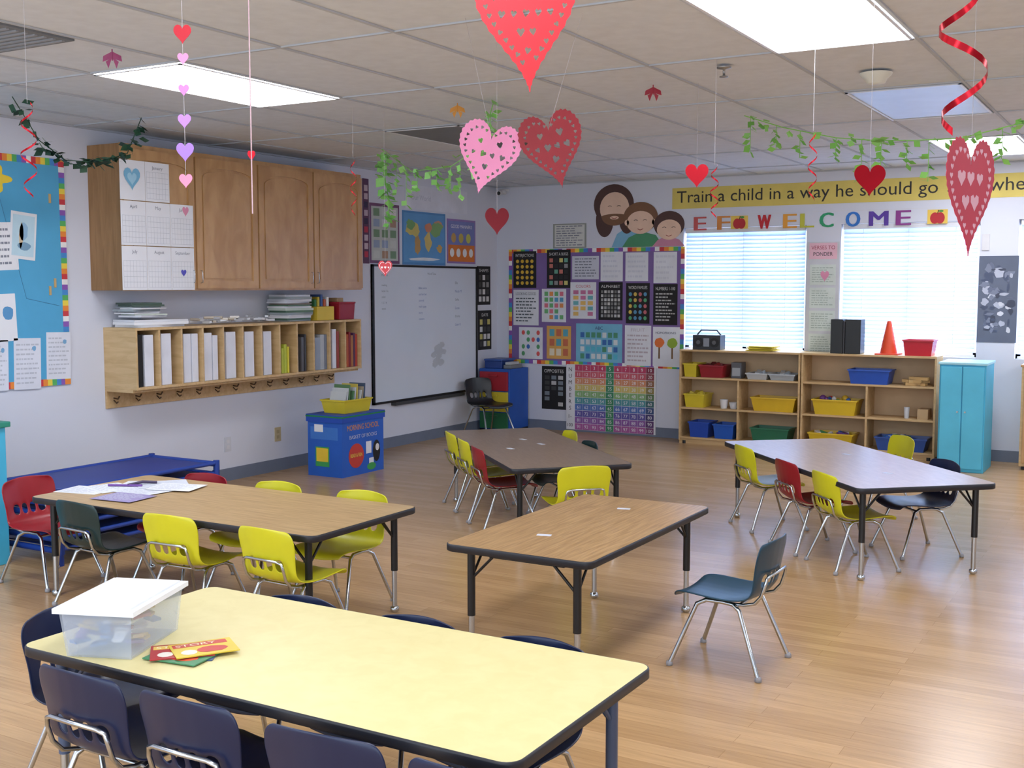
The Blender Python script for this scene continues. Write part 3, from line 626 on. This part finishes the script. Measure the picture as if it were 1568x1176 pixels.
tray('storage_bin',-4.065,Yc,zl(2),.13,D,.13,(215,195,50)); tray('storage_bin',-3.85,Yc,zl(2),.24,D,.12,(150,25,40),(8,[(150,40,40),(120,30,40)],'b'))
b=MB(); b.box(-3.67,10.47,zl(2),-3.57,10.6,zl(2)+.15,M(90,92,98,.4)); b.box(-3.66,10.465,zl(2)+.02,-3.58,10.47,zl(2)+.1,M(160,165,170,.4)); b.done('toy_register',bevel=.008)
tray('glass_tray',-3.40,Yc,zl(2),.2,D,.06,(190,195,200),(6,[(160,170,180),(200,205,210)],'b')); tray('glass_tray',-3.16,Yc,zl(2),.24,D,.06,(170,178,185),(6,[(160,170,180),(200,205,210)],'b'))
tray('storage_bin',-2.37,Yc,zl(2),.36,D,.13,(30,80,180)); 
b=MB(); 
for i in range(10): b.box(-.09,-.012,-.012,.09,.012,.012,M(200,165,110,.6),Matrix.Translation((-1.98+R.uniform(-.05,.05),10.5+R.uniform(-.04,.04),zl(2)+.014+.025*(i//4)))@Matrix.Rotation(R.uniform(-.5,.5),4,'Z'))
b.done('wooden_blocks')
tray('storage_bin',-4.02,Yc,zl(1),.2,D,.13,(218,198,50),(10,[(225,205,70),(210,190,60)],'b')); 
b=MB(); b.lathe([(.03,0),(.04,.08),(.04,.085),(.034,.085),(.026,.01)],(-3.74,10.48,zl(1)),M(225,225,228,.3)); b.lathe([(.03,0),(.045,.06),(.04,.06),(.026,.01)],(-3.65,10.5,zl(1)),M(225,225,228,.3)); b.done('toy_cup')
tray('storage_bin',-3.24,Yc,zl(1),.42,D,.13,(218,180,40)); tray('storage_bin',-2.67,Yc,zl(1),.40,D,.14,(218,185,40),(9,TOYS,'ball'),5)
b=MB(); b.lathe([(.02,0),(.025,.1),(.02,.1)],(-2.05,10.5,zl(1)),M(200,200,205,.3)); b.box(-1.95,10.45,zl(1),-1.86,10.6,zl(1)+.09,M(190,160,120,.5)); b.done('toy_figures')
tray('storage_bin',-3.97,Yc,zl(0),.2,D,.15,(30,75,180)); tray('storage_bin',-3.72,Yc,zl(0),.2,D,.14,(30,90,190)); tray('storage_bin',-3.27,Yc,zl(0),.36,D,.13,(35,110,80))
tray('storage_bin',-2.70,Yc,zl(0),.40,D,.12,(218,185,40),(8,TOYS,'b'),4); tray('storage_bin',-2.08,Yc,zl(0),.44,D,.12,(40,80,160),(18,TOYS[2:5],'b'),7)
ZT=.9185
b=MB(); b.box(-4.06,10.46,ZT,-3.78,10.60,ZT+.14,M(45,48,54,.4)); 
for x in (-4.0,-3.84): b.tube([(x,10.461,ZT+.07),(x,10.452,ZT+.07)],.045,M(25,26,30,.5),16); b.tube([(x,10.4525,ZT+.07),(x,10.449,ZT+.07)],.02,M(90,92,98,.4),12)
b.box(-3.95,10.455,ZT+.03,-3.89,10.46,ZT+.11,M(140,145,155,.3)); b.tube([(-4.04,10.53,ZT+.14),(-4.0,10.53,ZT+.185),(-3.84,10.53,ZT+.185),(-3.80,10.53,ZT+.14)],.008,M(60,62,68,.4),8); b.done('cd_player',bevel=.02,segs=3)
pile('yellow_flash_cards',-3.52,10.44,-3.26,10.62,ZT,6,.008,[M(225,205,60,.6),M(215,195,50,.6)],3,.03)
b=MB(); b.box(-2.73,10.46,ZT,-2.62,10.62,ZT+.31,BLACK); b.box(-2.60,10.46,ZT,-2.46,10.62,ZT+.31,BLACK); b.box(-2.618,10.455,ZT,-2.602,10.6,ZT+.295,M(45,45,50,.4)); b.done('black_magazine_files',bevel=.004)
b=MB(); b.box(-2.33,10.44,ZT,-2.13,10.64,ZT+.012,M(215,70,40,.5)); b.lathe([(.075,.012),(.02,.29),(.016,.30),(.001,.30)],(-2.23,10.54,ZT),M(220,75,40,.45),20); b.done('traffic_cone')
tray('storage_bin',-1.96,10.54,ZT,.25,.2,.14,(190,25,45))
# cyan cabinet
b=MB(); CY=M(70,176,212,.45,name='cyan_paint'); x0,x1,y0,y1=-1.685,-1.325,9.93,10.38
b.box(x0,y0,0,x1,y1,.885,CY); b.box(x0-.01,y0-.01,.885,x1+.01,y1+.01,.905,M(160,212,228,.4))
b.box(x0+.012,y0-.014,.03,(x0+x1)/2-.004,y0,.87,M(84,188,222,.45)); b.box((x0+x1)/2+.004,y0-.014,.03,x1-.012,y0,.87,M(84,188,222,.45))
for s in (-.03,.03): b.tube([((x0+x1)/2+s,y0-.014,.5),((x0+x1)/2+s,y0-.03,.5)],.008,CHROME,8)
b.done('cyan_cabinet',bevel=.004)
b=MB(); 
for i in range(3): b.tube([(-1.755+.02*i,10.45,.0),(-1.76+.02*i,10.47,.62-.05*i)],.010,M(215,190,50,.5),8)
b.done('yellow_pole')
b=MB(); b.box(-1.10,10.3,.03,-.2,10.69,.86,BIRCH); b.box(-1.11,10.29,.86,-.19,10.69,.88,MAPLE); 
for i in range(2): b.box(-1.08+i*.44,10.285,.06,-.67+i*.44,10.3,.83,MAPLE); b.box(-.7+i*.1,10.27,.4,-.69+i*.1,10.285,.5,CHROME)
b.box(-1.08,10.33,0,-.22,10.69,.03,BLACK); b.done('wooden_cabinet',bevel=.003)

# ---------------------------------------------------------------- cot stack + cyan cupboard left
b=MB(); CB=M(22,50,130,.5,name='cot_blue'); CB2=M(28,60,145,.45)
for i in range(6):
    z=.05+i*.065; x0,x1,y0,y1=-5.82+.01*(i%2),-5.24+.01*(i%2),4.08,5.26
    b.box(x0+.02,y0+.05,z+.035,x1-.02,y1-.05,z+.041,CB)
    for x in (x0,x1): b.tube([(x,y0+.02,z+.038),(x,y1-.02,z+.038)],.013,CB2,8)
    for y in (y0,y1):
        b.tube([(x0-.01,y,z+.03),(x1+.01,y,z+.03)],.018,CB2,8)
        for x in (x0,x1): b.tube([(x,y,z-.05+.0),(x,y,z+.055)],.02,CB2,10)
b.done('stacked_cots')
b=MB(); b.box(-6.38,3.50,0,-5.53,3.98,.76,CY); b.box(-6.40,3.48,.76,-5.51,4.0,.79,M(40,130,110,.45)); b.box(-6.34,3.49,.05,-5.57,3.50,.36,M(60,150,185,.5)); b.box(-6.34,3.49,.4,-5.57,3.50,.72,M(60,150,185,.5)); b.done('cyan_cupboard',bevel=.004)

# ---------------------------------------------------------------- table clutter
b=MB(); X=Matrix.Translation((-2.55,2.19,.521))@Matrix.Rotation(rad(111),4,'Z')
CLR=M(215,224,238,.15,var=.02,Alpha=.32,name='clear_plastic'); h=.125
def tub(s,z_,o=0): return [X@Vector((x*(.155*s-o),y*(.105*s-o),z_)) for x,y in ((-1,-1),(1,-1),(1,1),(-1,1))]
def cn(p,q,mt): b.raw(p+q,[(i,(i+1)%4,(i+1)%4+4,i+4) for i in range(4)],mt)
cn(tub(.9,0),tub(1,h),CLR); b.face(tub(.9,0)[::-1],CLR); cn(tub(1,h),tub(1,h,.004),CLR); cn(tub(1,h,.004),tub(.9,.004,.004),CLR); b.face(tub(.9,.004,.004),CLR)
for i in range(60):
    Y=X@Matrix.Translation((R.uniform(-.115,.115),R.uniform(-.072,.072),.015+.0015*i))@Matrix.Rotation(R.uniform(0,3),4,'Z')@Matrix.Rotation(R.uniform(-.5,.5),4,'Y')
    b.box(-.024,-.014,-.004,.024,.014,.004,M(*R.choice([(190,90,95),(230,225,215),(205,170,80),(215,185,70),(120,95,160),(225,225,230),(230,230,232),(95,130,180)]),.6),Y)
LID=M(230,233,242,.35,name='white_lid')
b.box(-.168,-.118,h,.168,.118,h+.014,LID,X); b.box(-.15,-.10,h+.014,.15,.10,h+.02,LID,X)
b.done('plastic_storage_tub')
b=MB(); z=.5205
for i,(dx,dy,a,cc,c2) in enumerate(((0,0,.5,(70,90,130),(190,60,60)),(.01,-.03,.15,(60,130,90),(210,90,60)),(-.01,-.01,.8,(170,40,45),(225,190,90)),(.03,.03,1.0,(215,190,60),(190,60,50)))):
    X=Matrix.Translation((-2.32+dx,2.21+dy,z+i*.0035))@Matrix.Rotation(a,4,'Z')
    b.box(-.085,-.062,0,.085,.062,.003,M(*cc,.35),X); G=lambda u,v,n_,X=X: X@Vector((u,v,n_))
    b.slab(G,-.078,.022,.07,.052,.003,.0034,M(*c2,.4)); b.disc(G,.02,-.02,.04,.026,.0034,M(*c2,.4),12,.3); b.disc(G,-.045,-.026,.022,.022,.0033,M(225,220,210,.4),10)
    b.text(G,-.07,.028,.0036,'STORY',.018,M(240,235,200,.5),width=.11)
b.done('magazines')
b=MB(); z=.5005
for i,(x,y,a,cc) in enumerate(((-4.74,3.86,.2,(225,228,236)),(-4.68,3.96,-.3,(220,224,232)),(-4.60,4.12,.5,(222,226,234)),(-4.46,3.97,-.1,(215,219,230)),(-4.40,3.80,.1,(150,140,185)),(-4.52,4.16,.9,(205,210,222)),(-4.38,4.12,.3,(225,228,236)))):
    X=Matrix.Translation((x,y,z+i*.0012))@Matrix.Rotation(a,4,'Z'); b.box(-.125,-.095,0,.125,.095,.001,M(*cc,.6),X)
    G=lambda u,v,n_,X=X: X@Vector((u,v,n_)); sheet_lines(b,G,-.11,-.08,.09,.08,.0013,M(190,195,208,.7),8,seed=i)
b.tube([(-4.62,4.02,.512),(-4.60,4.10,.52),(-4.55,4.15,.514)],.008,M(60,50,80,.5),6); b.tube([(-4.72,3.98,.51),(-4.55,4.05,.512)],.006,M(110,70,150,.5),6); b.done('loose_papers')

# ---------------------------------------------------------------- hanging decorations
def inheart(x,y,w,h,s):
    P=heart2d(0,0,w*s,h*s,40); c=False
    for a in range(len(P)):
        x1,y1=P[a]; x2,y2=P[a-1]
        if (y1>y)!=(y2>y) and x<(x2-x1)*(y-y1)/(y2-y1)+x1: c=not c
    return c
def lacy(name,loc,w,h,tilt,yaw,mat,rows=6,top=CE,solid=False,mat2=None,into=None,slant=None,hs=.52):
    cu=bpy.data.curves.new('h','CURVE'); cu.dimensions='2D'; cu.fill_mode='BOTH'; cu.extrude=.0008
    def sp(pts):
        s=cu.splines.new('POLY'); s.points.add(len(pts)-1)
        for p,q in zip(s.points,pts): p.co=(q[0],q[1],0,1)
        s.use_cyclic_u=True
    o=heart2d(0,0,w,h,200); keep=[o[0]]
    for p in o[1:]:
        if math.dist(p,keep[-1])>w*.012: keep.append(p)
    if not solid: keep=[(x*(1+.018*math.cos(i*math.pi/2)),y*(1+.018*math.cos(i*math.pi/2))) for i,(x,y) in enumerate(keep)]
    sp(keep)
    spots=[]
    if not solid:
        rim=heart2d(0,0,w*.80,h*.80,260); acc=[]
        for p in rim:
            if abs(p[0])<w*.05: continue
            if all(math.dist(p,q[:2])>w*.085 for q in acc): acc.append((p[0],p[1]+h*.0,w*.052))
        spots+=acc
        rr=random.Random(3)
        for i in range(rows+2):
            for j in range(rows+2):
                x=(-.5+(j+.5*(i%2))/(rows))*w*.95; y=(-.5+(i+.3)/(rows))*h; s=w*hs/rows*rr.uniform(.75,1.25)
                if inheart(x,y,w,h,.62) and all(math.dist((x,y),q[:2])>(s+q[2])*.68 for q in spots): spots.append((x,y,s))
        if mat2 is None:
            for x,y,s in spots: sp(heart2d(x,y,s,s*1.1,10,rr.uniform(-.5,.5)))
    ob=bpy.data.objects.new('h',cu); me=bpy.data.meshes.new_from_object(ob); bpy.data.objects.remove(ob)
    X=Matrix.Translation(loc)@Matrix.Rotation(rad(yaw),4,'Z')@Matrix.Rotation(rad(90),4,'X')@Matrix.Rotation(rad(tilt),4,'Z')
    b=into or MB(); b.mesh(me,X,mat)
    if mat2:
        for x,y,s in spots:
            for zz in (.0012,-.0012): b.face([X@Vector((p[0],p[1],zz)) for p in heart2d(x,y,s*1.25,s*1.35,12)],mat2)
    t=X@Vector((0,h*.28,0)); sx,sy=slant or (0,0); b.tube([t,(t.x+sx,t.y+sy,top)],.0007,M(175,170,175,.5),4)
    if into is None: return b.done(name)
RED=M(190,8,26,.55,name='red_paper'); DRED=M(140,10,28,.55,name='dark_red_paper'); PNK=M(228,140,182,.6,name='pink_paper'); FOIL=M(175,14,32,.22,.7,name='red_foil')
lacy('hanging_paper_heart',(-1.31,2.315,2.135),.235,.335,3,28,RED,8,hs=.58)
lacy('hanging_paper_heart',(-2.38,3.89,2.03),.245,.285,-14,30,PNK,6,slant=(-.12,.0))
lacy('hanging_paper_heart',(-2.15,4.02,2.06),.25,.30,14,30,DRED,6,slant=(.12,.05),hs=.6)
lacy('hanging_paper_heart',(-.55,3.65,1.79),.26,.35,0,68,M(196,44,72,.5),5,mat2=M(232,178,195,.5),hs=.62)
lacy('hanging_foil_heart',(-2.215,5.735,2.105),.12,.125,0,25,FOIL,solid=True); lacy('hanging_foil_heart',(-1.0,4.33,1.915),.115,.115,0,30,FOIL,solid=True)
lacy('hanging_foil_heart',(-2.59,4.32,1.81),.105,.12,0,40,M(110,12,24,.3,.5),solid=True); lacy('hanging_paper_heart',(-4.21,5.69,1.635),.085,.10,0,30,M(190,50,60,.5),4,mat2=WHITE)
b=MB(); prevz=CE
for z,cc,w in ((2.10,(180,18,38),.04),(2.045,(205,130,170),.025),(1.975,(190,120,180),.025),(1.905,(170,120,200),.03),(1.835,(150,110,190),.04),(1.77,(215,130,160),.03)):
    lacy('',(-1.985,1.92,z),w,w*1.1,0,30,M(*cc,.4,.3),solid=True,top=prevz,into=b); prevz=z
b.done('hanging_heart_strand')
b=MB(); b.tube([(-2.12,2.283,CE),(-2.12,2.283,1.72)],.0018,M(180,150,158,.4),6); lacy('',(-2.12,2.283,1.87),.02,.028,0,30,FOIL,solid=True,into=b,top=1.9); b.done('ribbon_pendant')
def swirl(x,y,z0,z1,r,turns,w=.014,mat=FOIL):
    b=MB(); k=int(turns*18); vs=[]
    for i in range(k+1):
        a=2*math.pi*turns*i/k; z=z1+(z0-z1)*i/k; rr=r*(.6+.4*math.sin(math.pi*i/k))
        vs+=[(x+rr*math.cos(a),y+rr*math.sin(a),z-w),(x+rr*math.cos(a),y+rr*math.sin(a),z+w)]
    b.raw(vs,[(2*i,2*i+2,2*i+3,2*i+1) for i in range(k)],mat,True); b.tube([(x,y,z1),(x,y,CE)],.0007,M(175,170,175,.5),4); b.done('foil_swirl')
swirl(-.40,2.50,1.84,2.14,.05,1.7,.008); swirl(-2.81,2.13,1.78,2.04,.022,3,.003); swirl(-1.92,5.2,1.85,2.1,.02,3,.004); swirl(-4.3,5.5,1.95,2.3,.02,3,.004); swirl(-1.4,5.0,1.9,2.2,.02,3,.004)
for x,y,cc in ((-4.17,3.61,(150,60,105)),(-3.66,5.66,(205,140,50)),(-2.44,5.67,(150,20,45))):
    b=MB()
    for s in (-1,1): b.face([(x,y,CE-.01),(x+s*.035,y+s*.02,CE-.03),(x+s*.04,y+s*.02,CE-.055),(x,y,CE-.04)],M(*cc,.5)); b.face([(x,y,CE-.035),(x+s*.025,y+s*.015,CE-.055),(x+s*.015,y+s*.01,CE-.085)],M(*cc,.5))
    b.tube([(x,y,CE),(x,y,CE-.05)],.003,M(*cc,.5),5); b.done('ribbon_bow')
def garland(name,pts,cc,leaf,hang,n,seed,twig=.003):
    rr=random.Random(seed); b=MB(); mt=[M(*c,.6) for c in cc]; P=[Vector(p) for p in pts]; path=[]
    for i in range(len(P)-1):
        for t in range(6): path.append(P[i].lerp(P[i+1],t/6))
    path.append(P[-1]); b.tube(path,twig,mt[0],5)
    def lf(p,s):
        a=rr.uniform(0,6.28); d=Vector((math.cos(a),math.sin(a),rr.uniform(-1.2,.2))).normalized(); e=d.cross(Vector((rr.random(),rr.random(),1))).normalized()*s*.4
        b.face([p,p+d*s*.5+e,p+d*s,p+d*s*.5-e],rr.choice(mt))
    for i in range(n):
        p=rr.choice(path)+Vector((rr.uniform(-.02,.02),rr.uniform(-.02,.02),rr.uniform(-.02,.02))); lf(p,leaf*rr.uniform(.7,1.3))
    for i in range(hang[0]):
        p=path[int((i+.5)*len(path)/hang[0])]; L=hang[1]*rr.uniform(.5,1.25); b.tube([p,p-Vector((0,0,L))],.002,mt[0],4)
        for k in range(9): lf(p-Vector((0,0,L*(k+1)/9)),leaf)
    return b.done(name)
garland('paper_leaf_garland',[(-2.35,6.87,2.57),(-2.08,6.78,2.47),(-1.725,6.63,2.37),(-1.485,6.53,2.33),(-1.26,6.43,2.305),(-1.01,6.34,2.29),(-.69,6.18,2.33),(-.3,6.0,2.55)],[(140,205,100),(155,215,120),(125,190,90)],.055,(12,.2),50,2)
garland('paper_leaf_garland',[(-5.17,6.96,2.545),(-4.68,6.64,2.33),(-4.056,6.19,2.289),(-3.63,5.86,2.354),(-3.415,5.654,2.56)],[(140,205,110),(155,215,125)],.06,(11,.24),40,5)
garland('paper_leaf_garland',[(-5.17,6.96,2.50),(-5.15,6.95,2.4),(-5.05,6.88,2.15),(-5.08,6.9,2.0)],[(130,200,100),(145,210,115)],.08,(0,.16),45,6)
garland('ivy_garland',[(-5.6,4.15,2.57),(-5.554,4.28,2.342),(-5.59,4.48,2.254),(-5.594,4.714,2.264),(-5.605,4.946,2.338),(-5.61,5.07,2.57)],[(30,66,46),(40,80,56),(24,56,44)],.06,(0,.1),110,4)
b=MB(); b.lathe([(.001,-.055),(.045,-.05),(.055,-.03),(.075,-.012),(.08,0)],(-1.35,5.92,CE),M(215,216,205,.5),24); b.done('smoke_detector')
b=MB(); b.lathe([(.001,-.05),(.022,-.048),(.022,-.044),(.006,-.04),(.006,-.012),(.035,-.006),(.035,0)],(-1.95,5.39,CE),M(150,150,150,.3,.8),16); b.done('fire_sprinkler')

# ---------------------------------------------------------------- world, camera
w=bpy.data.worlds.new('World'); bpy.context.scene.world=w; w.use_nodes=True
bg=w.node_tree.nodes['Background']; bg.inputs[0].default_value=(.76,.87,1,1); bg.inputs[1].default_value=3.0
cd=bpy.data.cameras.new('Camera'); cd.sensor_width=36; cd.lens=36*1750/1568; cd.clip_end=100
co=bpy.data.objects.new('Camera',cd); col.objects.link(co); co.location=(0,0,1.53)
co.rotation_euler=(math.pi/2-math.atan(150/1750),0,rad(30.2)); bpy.context.scene.camera=co
